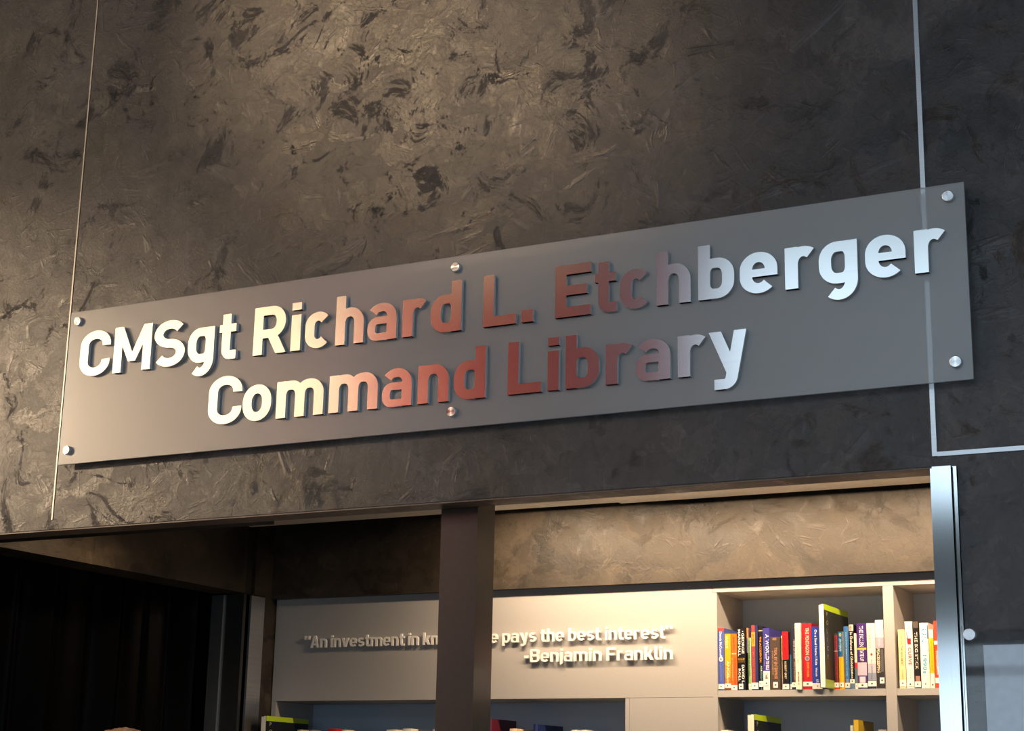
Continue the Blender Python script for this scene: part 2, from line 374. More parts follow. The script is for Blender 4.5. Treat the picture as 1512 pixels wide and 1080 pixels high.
def stroke(pts, w, closed=False):
    """quads following a centre line"""
    pts = [Vector(p_) for p_ in pts]; m_ = len(pts); h = w / 2; lf = []; rt = []
    # level strokes are drawn a little thinner than upright ones; the centre line moves out to keep the height
    ys = [p_.y for p_ in pts]; ym = (min(ys) + max(ys)) / 2; hs = max((max(ys) - min(ys)) * .22, 1e-3); moved = []
    for i in range(m_):
        a, b = (pts[i-1], pts[(i+1) % m_]) if closed else (pts[max(i-1, 0)], pts[min(i+1, m_-1)])
        tx = abs((b - a).normalized().x) if (b - a).length > 1e-9 else 0
        moved.append(Vector((pts[i].x, pts[i].y + max(-1, min(1, (pts[i].y - ym) / hs)) * tx * h * (1 - THIN))))
    pts = moved
    for i in range(m_):
        if closed: a, b = pts[i-1], pts[(i+1) % m_]
        else: a, b = pts[max(i-1, 0)], pts[min(i+1, m_-1)]
        d1 = (pts[i] - a); d2 = (b - pts[i])
        if d1.length < 1e-9: d1 = d2
        if d2.length < 1e-9: d2 = d1
        d1 = d1.normalized(); d2 = d2.normalized(); dm = (d1 + d2).normalized()
        nn = Vector((-dm.y, dm.x)); k = h / max(0.35, nn.dot(Vector((-d1.y, d1.x))))
        nn = Vector((nn.x, nn.y * THIN)); lf.append(pts[i] + nn * k); rt.append(pts[i] - nn * k)
    q = []
    for i in range(m_ if closed else m_ - 1):
        j = (i + 1) % m_; q.append(hull([lf[i], lf[j], rt[j], rt[i]]))
    return q
def rect(x0, x1, y0, y1): return [[Vector((x0, y0)), Vector((x1, y0)), Vector((x1, y1)), Vector((x0, y1))]]
def poly(*p_): return [[Vector(q) for q in p_]]
def diag(x0, y0, x1, y1, hw):
    """slanted bar with level ends, hw = level width, x = left edges"""
    return poly((x0, y0), (x0 + hw, y0), (x1 + hw, y1), (x1, y1))
def glyph(ch, w):
    """polygons of one glyph; cap height 1, returns (polys, width)"""
    h = w / 2; X = 0.745; D = -0.29
    def bowl(x0, x1, y0, y1, rl, rr):   # closed rounded ring given by outer bounds
        return stroke(fillet([(x0+h, y0+h), (x1-h, y0+h), (x1-h, y1-h), (x0+h, y1-h)], [rl, rr, rr, rl], True), w, True)
    if ch == 'C':
        W = .82; r = W/2 - h; k = .215
        return stroke(earc(W/2, 1-h-k, r, k, -6, 180, 24) + earc(W/2, h+k, r, k, 180, 366, 24), w), W
    if ch == 'M':
        W = 1.0; return poly((0,0),(0,1),(w,1),(w,0)) + poly((W-w,0),(W-w,1),(W,1),(W,0)) + poly((0,1),(w*1.02,1),(W/2+w*.42,.22),(W/2-w*.42,.22)) + poly((W,1),(W-w*1.02,1),(W/2-w*.42,.22),(W/2+w*.42,.22)), W
    if ch in 'Ss':
        T = 1.0 if ch == 'S' else X; W = .80 if ch == 'S' else .62
        ry = (T - 2*h) / 4; rx = W/2 - h
        top = earc(W/2, T-h-ry, rx, ry, 32, 262, 22); bot = earc(W/2, h+ry, rx, ry, 82, -148, 22)
        return stroke(top + bot, w), W
    if ch == 'g':
        W = .69; return bowl(0, W, .0, X, .21, .17) + rect(W-w, W, .05, X) + stroke([Vector((W-h, .2))] + earc(W/2+.01, D+h+.235, W/2-h-.01, .235, 0, -128, 16), w), W
    if ch == 't':
        W = .46; sx = .075; return stroke(fillet([(sx+h, .96), (sx+h, h), (W, h)], .11), w) + rect(0, W-.02, X-w*.76, X), W
    if ch == 'R':
        W = .80; return rect(0, w, 0, 1) + stroke(fillet([(h, 1-h), (W-.03-h, 1-h), (W-.03-h, .50-h+.06), (h, .50-h+.06)], .5*(.56-h-h+h)*.98 if False else (1-h-(.56-h))/2*.98), w) + diag(W-w*1.12, 0, .30, .45, w*1.12), W
    if ch == 'i': return rect(0, w, 0, X) + rect(0, w, .845, 1.0), w
    if ch == 'j': return stroke(fillet([(w, D+.06+h), (w+h, D+.06+h), (w+h, X)], .06), w) + rect(w, 2*w, .845, 1.0), 2*w
    if ch == 'l': return stroke(fillet([(h, 1), (h, h), (w+.12, h)], .09), w), w + .12
    if ch == 'c':
        W = .61; r = W/2 - h
        return stroke(earc(W/2, X-h-.17, r, .17, 38, 180, 14) + earc(W/2, h+.17, r, .17, 180, 322, 14), w), W
    if ch == 'o':
        W = .70; return bowl(0, W, 0, X, W/2-h-.01, W/2-h-.01), W
    if ch in 'hn':
        W = .66; T = 1 if ch == 'h' else X
        return rect(0, w, 0, T) + stroke(fillet([(h, .35), (h, X-h), (W-h, X-h), (W-h, 0)], [0, .20, .20, 0]), w), W
    if ch == 'm':
        W = 1.10; c = W/2
        return rect(0, w, 0, X) + stroke(fillet([(h, .35), (h, X-h), (c, X-h), (c, 0)], [0, .19, .19, 0]), w) + stroke(fillet([(c, .35), (c, X-h), (W-h, X-h), (W-h, 0)], [0, .19, .19, 0]), w), W
    if ch == 'a':
        W = .66; 
        b = w*.80; g_ = b/2
        return stroke(earc(W/2-.01, X-b*.55-.17, W/2-h+.01, .17, 150, 0, 16) + [Vector((W-h, 0))], w*.93) + stroke(fillet([(g_, g_), (W-g_, g_), (W-g_, .475-g_), (g_, .475-g_)], [.125, .02, .02, .125], True), b, True) + rect(W-w, W, 0, .45), W
    if ch == 'r':
        W = .56; return rect(0, w, 0, X) + stroke([Vector((h, .35))] + earc(h+.205, X-h-.20, .205, .20, 180, 52, 14), w), W
    if ch == 'd':
        W = .67; return bowl(0, W, 0, X, .20, .17) + rect(W-w, W, 0, 1), W
    if ch == 'b':
        W = .67; return bowl(0, W, 0, X, .17, .20) + rect(0, w, 0, 1), W
    if ch == 'p':
        W = .67; return bowl(0, W, 0, X, .17, .20) + rect(0, w, D+.04, X), W
    if ch == 'L':
        W = .69; return rect(0, w, 0, 1) + rect(0, W, 0, w*.86), W
    if ch == 'E':
        W = .71; return rect(0, w, 0, 1) + rect(0, W, 0, w*.86) + rect(0, W, 1-w*.86, 1) + rect(0, W-.08, .5-w*.40, .5+w*.44), W
    if ch == 'F':
        W = .70; return rect(0, w, 0, 1) + rect(0, W, 1-w*.97, 1) + rect(0, W-.06, .5-w*.55, .5+w*.4), W
    if ch == 'B':
        W = .76; return bowl(0, W-.03, .46, 1, .02, .14) + bowl(0, W, 0, .54+h*.5, .02, .15), W
    if ch == '.': return rect(0, w*1.08, 0, w*1.08), w*1.08
    if ch == '"': return rect(0, w*.9, .70, 1) + rect(w*1.9, w*2.8, .70, 1), w*2.8
    if ch == '-': return rect(0, .36, .33, .33+w), .36
    if ch == 'e':
        W = .67; r = W/2 - h
        b = stroke([Vector((W-h, .31)), Vector((W-h, X-h-.2))] + earc(W/2, X-h-.2, r, .2, 0, 180, 18) + earc(W/2, h+.2, r, .2, 180, 318, 18), w)
        return b + rect(h, W-h+h*.0, .30, .30+w*.62) + rect(W-w, W, .30, .45), W
    if ch == 'A':
        W = .84; k = w*1.06; return diag(0, 0, W/2-k*.5, 1, k) + diag(W-k, 0, W/2-k*.5, 1, k) + rect(.2, W-.2, .20, .20+w*.85), W
    if ch == 'v':
        W = .68; k = w*1.05; return diag(W/2-k*.5, 0, 0, X, k) + diag(W/2-k*.5, 0, W-k, X, k), W
    if ch == 'w':
        W = .98; k = w*.98; q = W*.27-k*.5; q2 = W*.73-k*.5; c_ = W/2-k*.5
        return diag(q, 0, 0, X, k) + diag(q, 0, c_, X, k) + diag(q2, 0, c_, X, k) + diag(q2, 0, W-k, X, k), W
    if ch == 'y':
        W = .70; k = w*1.02; xc = lambda z: .40 + (W-.5*k-.40)*(z+.18)/(X+.18)
        return diag(xc(0)-k/2, 0, W-k, X, k) + diag(xc(0)-k/2, 0, 0, X, k*1.02) + stroke(fillet([(xc(.3), .3), (.40, D+h), (.10, D+h)], [0, .13, 0]), w), W
    if ch == 'k':
        W = .66; k = w*1.15; return rect(0, w, 0, 1) + diag(w*.6, .22, W-k-.03, X, k) + diag(W-k, 0, .22, .44, k), W
    raise ValueError(ch)
_gm = {}
def glyph_mesh(ch, w, cap, wx, depth):
    """union of the strokes in the plane, then given thickness; local x right, z up, front at y = 0"""
    key = (ch, w, round(cap, 4), round(wx, 4), depth)
    if key in _gm: return _gm[key]
    polys, W = glyph(ch, w); sx = (wx / W) if wx else cap
    vs = []; fs = []
    for q in polys:
        if sum(q[i].cross(q[(i+1) % len(q)]) for i in range(len(q))) < 0: q = list(reversed(q))
        b = len(vs); vs += [Vector((p_.x * sx, p_.y * cap)) for p_ in q]; fs.append(list(range(b, b + len(q))))
    ov, oe, of, _, _, orig = delaunay_2d_cdt(vs, [], fs, 0, 1e-6)
    tris = [f for f, g_ in zip(of, orig) if g_]
    bm = bmesh.new(); fr_ = {}; bk = {}
    def gv(d_, i, y):
        if i not in d_: d_[i] = bm.verts.new((ov[i].x, y, ov[i].y))
        return d_[i]
    edges = {}
    for f in tris:
        bm.faces.new([gv(fr_, i, 0) for i in f]); bm.faces.new([gv(bk, i, depth) for i in reversed(f)])
        for i in range(len(f)):
            e_ = (f[i], f[(i+1) % len(f)]); edges[e_] = 1
    for (a, b) in edges:
        if (b, a) not in edges: bm.faces.new((fr_[b], fr_[a], bk[a], bk[b]))
    bm.normal_update()
    me = bpy.data.meshes.new('letter'); bm.to_mesh(me); bm.free(); _gm[key] = me
    return me

# ------------------------------------------------------------------ the sign
sign = thing('wall_sign', (-2.3, -0.03, 2.843), 'long frosted acrylic sign with raised brushed steel letters on dark wall', 'sign')
bx('acrylic_panel', (-3.737, -0.860, -0.034, -0.026, 2.592, 3.094), M['frosted'], sign, 0.0008, 1)
for (x, z) in ((-3.701, 3.060), (-3.701, 2.636), (-2.298, 3.060), (-2.298, 2.637), (-0.899, 3.060), (-0.899, 2.637)):
    bm = bmesh.new(); cyl(bm, (0, 0), 0.0145, -0.044, -0.0345, 40, 0.0015); cyl(bm, (0, 0), 0.008, -0.0255, 0.001, 20)
    me = bpy.data.meshes.new('standoff_bolt'); bm.to_mesh(me); bm.free(); me.materials.append(M['bolt'])
    o = bpy.data.objects.new('standoff_bolt', me); COL.objects.link(o); o.parent = sign; o.location = (x + 2.3, 0.03, z - 2.843)
LINE1 = [('C', -3.675, -3.549), ('M', -3.535, -3.385), ('S', -3.374, -3.251), ('g', -3.241, -3.138), ('t', -3.121, -3.055), ('R', -2.991, -2.871), ('i', -2.854, -2.820), ('c', -2.803, -2.713), ('h', -2.696, -2.598), ('a', -2.585, -2.486), ('r', -2.467, -2.379), ('d', -2.372, -2.273), ('L', -2.202, -2.098), ('.', -2.081, -2.045), ('E', -1.977, -1.869), ('t', -1.857, -1.793), ('c', -1.783, -1.691), ('h', -1.676, -1.580), ('b', -1.558, -1.458), ('e', -1.442, -1.341), ('r', -1.320, -1.234), ('g', -1.229, -1.132), ('e', -1.111, -1.008), ('r', -0.987, -0.900)]
LINE2 = [('C', -3.145, -3.022), ('o', -3.017, -2.913), ('m', -2.895, -2.726), ('m', -2.706, -2.542), ('a', -2.525, -2.428), ('n', -2.407, -2.307), ('d', -2.290, -2.189), ('L', -2.119, -2.016), ('i', -1.997, -1.963), ('b', -1.943, -1.843), ('r', -1.823, -1.738), ('a', -1.736, -1.638), ('r', -1.616, -1.531), ('y', -1.530, -1.427)]
WAVG = {}
for z0, row in ((2.869, LINE1), (2.667, LINE2)):
    for ch, a, b in row:
        WAVG.setdefault(ch, []).append(b - a)
for z0, row in ((2.869, LINE1), (2.667, LINE2)):
    for ch, a, b in row:
        wd = sum(WAVG[ch]) / len(WAVG[ch]); c_ = (a + b) / 2
        me = glyph_mesh(ch, 0.222, 0.149, wd, 0.011)
        if not me.materials: me.materials.append(M['steel'])
        o = bpy.data.objects.new('letter', me); COL.objects.link(o); o.parent = sign
        o.location = (c_ - wd / 2 + 2.3, -0.0455 + 0.03, z0 - 2.843)

# ------------------------------------------------------------------ bookcase
LM = M['laminate']; LI = M['laminate_daylit']
bc = thing('bookcase', (-2.6, 1.98, 0), 'grey built-in library bookcase with a flat header panel and book cubbies', 'bookcase')
YK = 2.12
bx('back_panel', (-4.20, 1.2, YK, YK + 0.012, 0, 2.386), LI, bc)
bx('header_panel', (-4.215, -2.2575, YB, YB + 0.02, 1.9665, 2.44), LM, bc, 0.0006, 1)
bx('filler_panel', (-2.588, -2.2575, YB + 0.0005, YB + 0.0205, 0.10, 1.9655), LM, bc, 0.0006, 1)
bx('top_rail', (-2.2565, 1.2, YB, YB + 0.275, 2.346, 2.44), LM, bc, 0.0006, 1)
bx('end_panel', (-4.215, -4.192, YB, YK, 0.10, 1.966), LM, bc, 0.0006, 1)
bx('divider', (-2.2575, -2.2395, YB, YK, 0.10, 2.345), LM, bc, 0.0006, 1)
bx('divider', (-1.619, -1.582, YB, YK, 0.10, 2.345), LM, bc, 0.0006, 1)
bx('divider', (-0.962, -0.926, YB, YK, 0.10, 2.345), LM, bc, 0.0006, 1)
bx('divider', (-0.305, -0.27, YB, YK, 0.10, 2.345), LM, bc, 0.0006, 1)
bx('divider', (-2.606, -2.589, YB + 0.001, YK, 0.10, 1.965), LM, bc, 0.0006, 1)
bx('divider', (-3.41, -3.375, YB + 0.001, YK, 0.10, 1.60), LM, bc, 0.0006, 1)
for z in (1.966, 1.590, 1.210, 0.830, 0.450, 0.08):
    for a, b in ((-2.239, -1.6195), (-1.5815, -0.9625), (-0.9255, -0.3055)):
        bx('shelf', (a, b, YB + 0.001, YK, z, z + 0.0235), LM, bc, 0.0006, 1)
    if z < 1.9:
        bx('shelf', (-4.1915, -2.6065, YB + 0.001, YK, z, z + 0.0235), LM, bc, 0.0006, 1)
bx('cubby_top', (-4.1915, -2.6065, YB + 0.021, YK, 1.9668, 1.985), LM, bc)
bx('plinth', (-4.2, 1.2, YB + 0.03, YB + 0.05, 0, 0.078), LM, bc)

# quote on the header panel
qt = thing('wall_lettering', (-3.2, 1.83, 2.15), 'white raised quotation letters on the grey bookcase header panel', 'lettering')
def quote_line(txt, x0, x1, z0, cap, w):
    adv = []; x = 0
    for ch in txt:
        if ch == ' ': x += 0.30; adv.append(None); continue
        _, W = glyph(ch, w); x -= w * .9 if ch == 'j' else 0; adv.append((x, W)); x += W + {'r': 0.03, 'i': 0.13, 'j': 0.13, 'l': 0.08, 't': 0.07}.get(ch, 0.115)
    tot = x - 0.115; k = (x1 - x0) / tot
    for ch, a in zip(txt, adv):
        if a is None: continue
        me = glyph_mesh(ch, w, cap, a[1] * k, 0.009)
        if not me.materials: me.materials.append(M['white'])
        o = bpy.data.objects.new('letter', me); COL.objects.link(o); o.parent = qt
        o.location = (x0 + a[0] * k + 3.2, 1.829 - 1.83, z0 - 2.15)
quote_line('"An investment in knowledge pays the best interest"', -4.055, -2.410, 2.181, 0.049, 0.185)
quote_line('-Benjamin Franklin', -3.026, -2.410, 2.104, 0.049, 0.185)

# ------------------------------------------------------------------ books
def text_mesh(s, mat, parent, name, x0, x1, z0, z1, yf, upright=False):
    """flat print: text turned to read downward along the spine, filling the given field"""
    cu = bpy.data.curves.new('t', 'FONT'); cu.body = s; cu.resolution_u = 2; cu.offset = 0.012
    to = bpy.data.objects.new('t', cu); me = bpy.data.meshes.new_from_object(to)
    bpy.data.objects.remove(to); bpy.data.curves.remove(cu)
    if not me.vertices: return
    us = [v.co.x for v in me.vertices]; vs_ = [v.co.y for v in me.vertices]
    u0, u1, v0, v1 = min(us), max(us), min(vs_), max(vs_)
    l = Vector(parent['_loc'])
    for v in me.vertices:
        a = (v.co.x - u0) / max(u1 - u0, 1e-6); b = (v.co.y - v0) / max(v1 - v0, 1e-6)
        if upright: x = x0 + (x1 - x0) * a; z = z0 + (z1 - z0) * b
        else: x = x0 + (x1 - x0) * b; z = z1 - (z1 - z0) * a
        v.co = Vector((x, yf(x), z)) - l
    me.name = name; me.materials.clear(); me.materials.append(mat)
    o = bpy.data.objects.new(name, me); COL.objects.link(o); o.parent = parent; o['_loc'] = parent['_loc']
    return o
def strip(x0, x1, z0, z1, yf, name, mat, parent, round_=False):
    bm = bmesh.new()
    if round_:
        n = 24; cx = (x0+x1)/2; cz = (z0+z1)/2
        vs = [bm.verts.new((cx + (x1-x0)/2*math.cos(2*PI*i/n), 0, cz + (z1-z0)/2*math.sin(2*PI*i/n))) for i in range(n)]
        for v in vs: v.co.y = yf(v.co.x)
        bm.faces.new(vs)
    else:
        n = 6; a = [bm.verts.new((x0+(x1-x0)*i/n, yf(x0+(x1-x0)*i/n), z0)) for i in range(n+1)]
        b = [bm.verts.new((x0+(x1-x0)*i/n, yf(x0+(x1-x0)*i/n), z1)) for i in range(n+1)]
        for i in range(n): bm.faces.new((a[i], a[i+1], b[i+1], b[i]))
    return link(name, bm, mat, parent)
def book(X, Wd, Hh, zs, y0, col, label, feats=(), depth=0.165, group='books on the upper shelf', curve=0.0025, pages='#e9dcc0', tilt=0.0):
    t = thing('book', (X + Wd/2, y0 + depth/2, zs), label, 'book', group)
    Wd -= 0.0012
    c = min(curve, Wd * 0.14); cx = X + Wd / 2
    prof = lambda x, e=0.0: y0 + c * ((x - cx) / (Wd / 2)) ** 2 - e
    th = 0.0016 if Wd > 0.012 else 0.0010
    bm = bmesh.new(); n = 8
    xs = [X + Wd * i / n for i in range(n + 1)]
    outer = [(x, prof(x)) for x in xs] + [(X + Wd, y0 + depth), (X + Wd - th, y0 + depth)]
    inner = [(X + th + (Wd - 2*th) * i / n, prof(X + Wd * i / n) + 0.002) for i in range(n + 1)]
    loop = [(x, prof(x)) for x in xs] + [(X + Wd, y0 + depth), (X + Wd - th, y0 + depth)] + list(reversed(inner)) + [(X + th, y0 + depth), (X, y0 + depth)]
    lo = [bm.verts.new((a, b, zs)) for a, b in loop]; hi = [bm.verts.new((a, b, zs + Hh)) for a, b in loop]
    m_ = len(loop)
    for i in range(m_): bm.faces.new((lo[i], lo[(i+1) % m_], hi[(i+1) % m_], hi[i]))
    bm.faces.new(hi); bm.faces.new(list(reversed(lo)))
    link('cover', bm, cmat(col), t)
    bx('page_block', (X + th + 0.0002, X + Wd - th - 0.0002, y0 + c + 0.0025, y0 + depth - 0.004, zs + 0.003, zs + Hh - 0.003), cmat(pages, 0.8), t)
    lev = 0
    for f in feats:
        lev += 1; e = 0.00025 * lev
        k = f[0]
        fx = lambda q: X + Wd * q
        fz = lambda q: zs + Hh * (1 - q)
        yf = lambda x, e=e: prof(x, e)
        if k == 'band':
            x0, x1 = (f[4], f[5]) if len(f) > 4 else (0.0, 1.0)
            strip(fx(x0), fx(x1), fz(f[2]), fz(f[1]), yf, 'spine_band', cmat(f[3]), t)
        elif k == 'dot':
            strip(fx(f[4]), fx(f[5]), fz(f[2]), fz(f[1]), yf, 'spine_emblem', cmat(f[3]), t, True)
        elif k == 'text':
            text_mesh(f[1], cmat(f[6]), t, 'spine_title', fx(f[4]), fx(f[5]), fz(f[3]), fz(f[2]), yf)
        elif k == 'tag':
            x0, x1 = (f[3], f[4]) if len(f) > 3 else (0.0, 1.0)
            s = strip(fx(x0), fx(x1), fz(f[2]), fz(f[1]), yf, 'shelf_mark', cmat('#f4efe4'), t)
            mx = (x0 + x1) / 2; mz = (f[1] + f[2]) / 2
            strip(fx(mx - .10), fx(mx + .10), fz(mz + .012), fz(mz - .012), lambda x: yf(x) - 0.0002, 'shelf_mark_print', cmat('#4a4440'), s)
    return t
ZS = 1.9900
BOOKS = [
 (-2.2370, .0245, .2250, 1.832, '#4a5ca8', 'blue hardback with a red top edge, first book at left end of upper shelf', [('band', 0, .045, '#a8443c'), ('text', 'Dennis McConnell', .06, .46, .28, .70, '#dfe3f4'), ('dot', .46, .54, '#f2eee2', .15, .85), ('dot', .485, .515, '#5a4a3c', .38, .62), ('text', 'Lessons from the War', .56, .86, .4, .62, '#7f86b8'), ('tag', .90, .98)]),
 (-2.2115, .0245, .2030, 1.832, '#f3a31c', 'yellow to orange spine with cream lettering, second from left', [('band', .78, .93, '#e06a1e'), ('band', .55, .78, '#ee8a1c'), ('text', 'WEST', .03, .26, .15, .60, '#fbe6b4'), ('text', 'ANGEL', .48, .80, .35, .80, '#fbe6b4'), ('text', 'SARAH BROWN', .74, .90, .3, .7, '#fbdca0'), ('band', .96, 1, '#6b3c20'), ('tag', .88, .96)]),
 (-2.1865, .0240, .2030, 1.832, '#f06a1c', 'plain orange spine with faint dark print left of the black biography', [('text', 'MARK PERRY', .06, .30, .35, .65, '#a83c10'), ('dot', .345, .365, '#fbe6c8', .12, .3), ('dot', .345, .365, '#fbe6c8', .41, .59), ('dot', .345, .365, '#fbe6c8', .7, .88), ('text', "THE PENTAGON'S WARS", .42, .90, .5, .8, '#a83810'), ('text', 'A HISTORY', .42, .84, .15, .3, '#fbc890'), ('tag', .91, .995)]),
 (-2.1615, .0320, .2245, 1.829, '#0c0b0e', 'thick black hardback with two rows of bold white capitals', [('text', 'MARSHALL', .03, .46, .12, .42, '#f6f3ea'), ('text', 'GEORGE', .09, .42, .58, .88, '#f6f3ea'), ('dot', .055, .07, '#f6f3ea', .66, .78), ('band', .485, .565, '#4a3818', .08, .94), ('text', 'DEFENDER OF', .495, .52, .12, .88, '#c8a040'), ('text', 'ROLL', .66, .86, .14, .42, '#f6f3ea'), ('text', 'DAVID L.', .60, .90, .58, .88, '#f6f3ea'), ('tag', .90, .985, .18, .72)]),
 (-2.1290, .0085, .2230, 1.840, '#8a78a4', 'thin lavender and peach spine beside the thick black hardback', [('band', 0, .16, '#d08c50'), ('band', .40, 1, '#1a1718')]),
 (-2.1200, .0115, .1870, 1.832, '#78a850', 'short thin green spine with black print left of the maroon and navy book', [('text', 'THE FUTURE OF POWER', .05, .74, .2, .65, '#1c2a14'), ('band', .0, 1, '#e8e2d2', .82, 1.0), ('tag', .88, .985)]),
 (-2.1080, .0260, .2320, 1.830, '#2b2c5c', 'maroon and navy spine with a gold block near its top', [('band', .0, .93, '#96423c', .04, .60), ('band', .11, .33, '#e09a30', .04, .62), ('text', 'BREMER', .14, .30, .2, .48, '#8a5a1c'), ('text', 'MY YEAR IN IRAQ', .42, .88, .14, .48, '#b0604c'), ('tag', .89, .985)]),
 (-2.0815, .0170, .2270, 1.834, '#14100f', 'black spine with gold capitals right of the maroon and navy book', [('band', .06, .075, '#b8a890'), ('text', 'THE ACCIDENTAL', .16, .58, .25, .7, '#d09038'), ('text', 'ADMIRAL', .62, .82, .45, .8, '#c8d4d8'), ('band', .70, 1, '#3a6a80', .5, .75), ('tag', .86, .95)]),
 (-2.0640, .0260, .2200, 1.830, '#3c3888', 'violet spine with white base, tall white letters and eagle crest', [('text', 'A WORLD', .10, .52, .44, .92, '#f4f1ea'), ('text', 'TO RULE', .53, .68, .44, .92, '#f4f1ea'), ('text', 'The making of an American strategy', .14, .62, .14, .28, '#a8a4d4'), ('band', .695, 1, '#efe9da'), ('dot', .74, .755, '#8a8474', .2, .4), ('dot', .74, .755, '#8a8474', .6, .8), ('dot', .755, .80, '#8a8474', .36, .64), ('dot', .80, .815, '#8a8474', .2, .8), ('tag', .86, .93)]),
 (-2.0370, .0370, .1870, 1.829, '#4a3c34', 'thick brown spine with copper lettering under a cream book edge', [('band', .015, .06, '#8a7460', .3, .7), ('text', 'TRIAL BY ENTERPRISE', .20, .80, .45, .76, '#c08a60'), ('text', 'A STUDY OF COMMAND', .26, .72, .24, .36, '#b49478'), ('tag', .855, .965, .3, .78)]),
 (-1.9995, .0075, .1930, 1.845, '#e6d3ae', 'very thin cream spine between the brown and the red-topped books', []),
 (-1.9915, .0245, .2060, 1.831, '#15100f', 'spine with bright red upper part and black lower part', [('band', 0, .485, '#e0141c'), ('text', 'THE NEXT MISSION', .04, .44, .35, .68, '#8c1014'), ('text', 'ROBERT GREY', .52, .82, .35, .66, '#d8c8a8'), ('tag', .905, .99)]),
 (-1.9665, .0075, .2060, 1.838, '#3c6c86', 'very thin steel blue spine beside the red and black book', [('band', 0, .40, '#20242e'), ('tag', .905, .99)]),
 (-1.9585, .0185, .2170, 1.833, '#232536', 'dark navy spine with grey and copper print left of the tall cream one', [('band', .18, .90, '#5c4c54', .48, .9), ('text', 'TIDES OF WAR', .2, .5, .52, .85, '#bcb4c0'), ('text', 'AND STRATEGY', .55, .85, .52, .85, '#b09070'), ('band', .78, .9, '#c88c3c', .8, 1), ('tag', .885, .96)]),
 (-1.9395, .0225, .2340, 1.820, '#efe4cc', 'tall narrow cream spine with fine grey capitals beside the red book', [('text', 'SIGN OF THE CHANGING TIMES', .10, .62, .32, .60, '#a89c88'), ('text', 'MIKE MANN', .74, .89, .35, .65, '#6c645a'), ('text', 'N', .91, .93, .35, .65, '#6c645a')]),
 (-1.9165, .0375, .2330, 1.829, '#bf1e2c', 'thick red hardback with pale capitals and a round grey emblem', [('text', 'THE PENTAGON', .07, .48, .35, .72, '#f0dcb4'), ('dot', .50, .57, '#a8a4a8', .28, .74), ('dot', .512, .558, '#70707c', .36, .66), ('text', 'STEVE VOGEL', .59, .82, .46, .66, '#f0b428'), ('tag', .885, .955)]),
 (-1.8785, .0385, .2190, 1.818, '#1c3a94', 'royal blue spine with white upper and lower case title', [('text', 'On a Steel Horse I Ride', .05, .62, .34, .58, '#e8ecf4'), ('text', 'Whitcomb', .66, .80, .36, .56, '#e8ecf4'), ('text', 'AIR', .84, .90, .4, .68, '#c0c8e4'), ('band', .905, 1, '#ddd6c4'), ('dot', .94, .965, '#8c8c94', .44, .60)]),
 (-1.8020, .0170, .1940, 1.832, '#3c3a3c', 'short dark grey spine with two red lettered fields', [('band', .04, .30, '#9a3038', .3, .85), ('band', .34, .9, '#9a3038', .3, .85), ('text', 'RADICAL', .06, .28, .4, .75, '#5c1a22'), ('text', 'VISIONS OF WAR', .36, .88, .4, .75, '#5c1a22'), ('band', .31, .33, '#9c948c'), ('tag', .885, .97), ('band', .975, 1, '#c83020')]),
 (-1.7845, .0180, .2000, 1.831, '#f4b41c', 'blue over golden yellow spine with a sun emblem', [('band', 0, .44, '#1a6aa4'), ('dot', .025, .085, '#f0c050', .25, .75), ('dot', .04, .07, '#1a6aa4', .4, .6), ('text', 'GLOBAL', .13, .36, .42, .70, '#cfe4f0'), ('text', 'SOCIETY', .12, .35, .16, .36, '#cfe4f0'), ('tag', .89, .97)]),
 (-1.7660, .0200, .2190, 1.838, '#3c74ac', 'mid blue spine with small pale print right of the blue and yellow one', [('text', 'International Relations and Security', .10, .80, .35, .58, '#c4d8e8'), ('band', .84, .90, '#8898a8', .3, .7), ('tag', .90, .98)]),
 (-1.7455, .0180, .2240, 1.832, '#100e10', 'black spine with cream title and a pale picture at its top', [('band', 0, .10, '#c4b4a8'), ('dot', .02, .09, '#8c6c60', .2, .7), ('text', 'In Defense of Globalization', .12, .84, .25, .80, '#f0e4c4'), ('band', .92, 1, '#5c7890'), ('tag', .85, .915)]),
 (-1.7270, .0100, .1930, 1.832, '#f0e2c8', 'short thin cream spine with a red band, left of the purple book', [('text', 'NATIONS AND POWER', .08, .48, .3, .6, '#b4a888'), ('band', .53, .63, '#c02840'), ('band', .63, .9, '#5c7078'), ('tag', .90, 1)]),
 (-1.7165, .0345, .2270, 1.829, '#43246c', 'purple spine with tall white letters, yellow band and lilac base', [('text', 'THE FALLEN', .04, .36, .30, .72, '#f0eaf0'), ('text', 'STATE UP', .38, .58, .30, .72, '#f0eaf0'), ('band', .375, .405, '#e8b450'), ('band', .60, .80, '#c8b4c8'), ('band', .81, .92, '#8c7c9c', .12, .88), ('band', .82, .91, '#d8ccd8', .25, .8), ('tag', .915, .98)]),
 (-1.6815, .0310, .2270, 1.832, '#e8ddd0', 'white spine fading to grey blue with a tall serif title', [('band', .62, .90, '#b4b4c0'), ('band', .76, .90, '#8890a4'), ('text', 'MOMENT', .06, .40, .24, .52, '#c4b4a8'), ('dot', .46, .50, '#9c5454', .4, .68), ('text', 'BILL BRANDS', .56, .84, .45, .62, '#9a9aa4'), ('band', .88, 1, '#1c2444'), ('tag', .885, .965)]),
 (-1.6500, .0300, .2370, 1.831, '#f2e8d4', 'white spine with a black lower half lettered in cream, at the divider', [('band', .255, .41, '#b0a4b4'), ('text', 'UNITED NATIONS', .27, .39, .35, .6, '#d8d0dc'), ('band', .41, 1, '#34302f'), ('text', 'PEACEKEEPING', .42, .77, .12, .48, '#f0e2bc'), ('band', .43, .76, '#5c5858', .58, .92), ('tag', .84, .925, .4, .95)]),
]
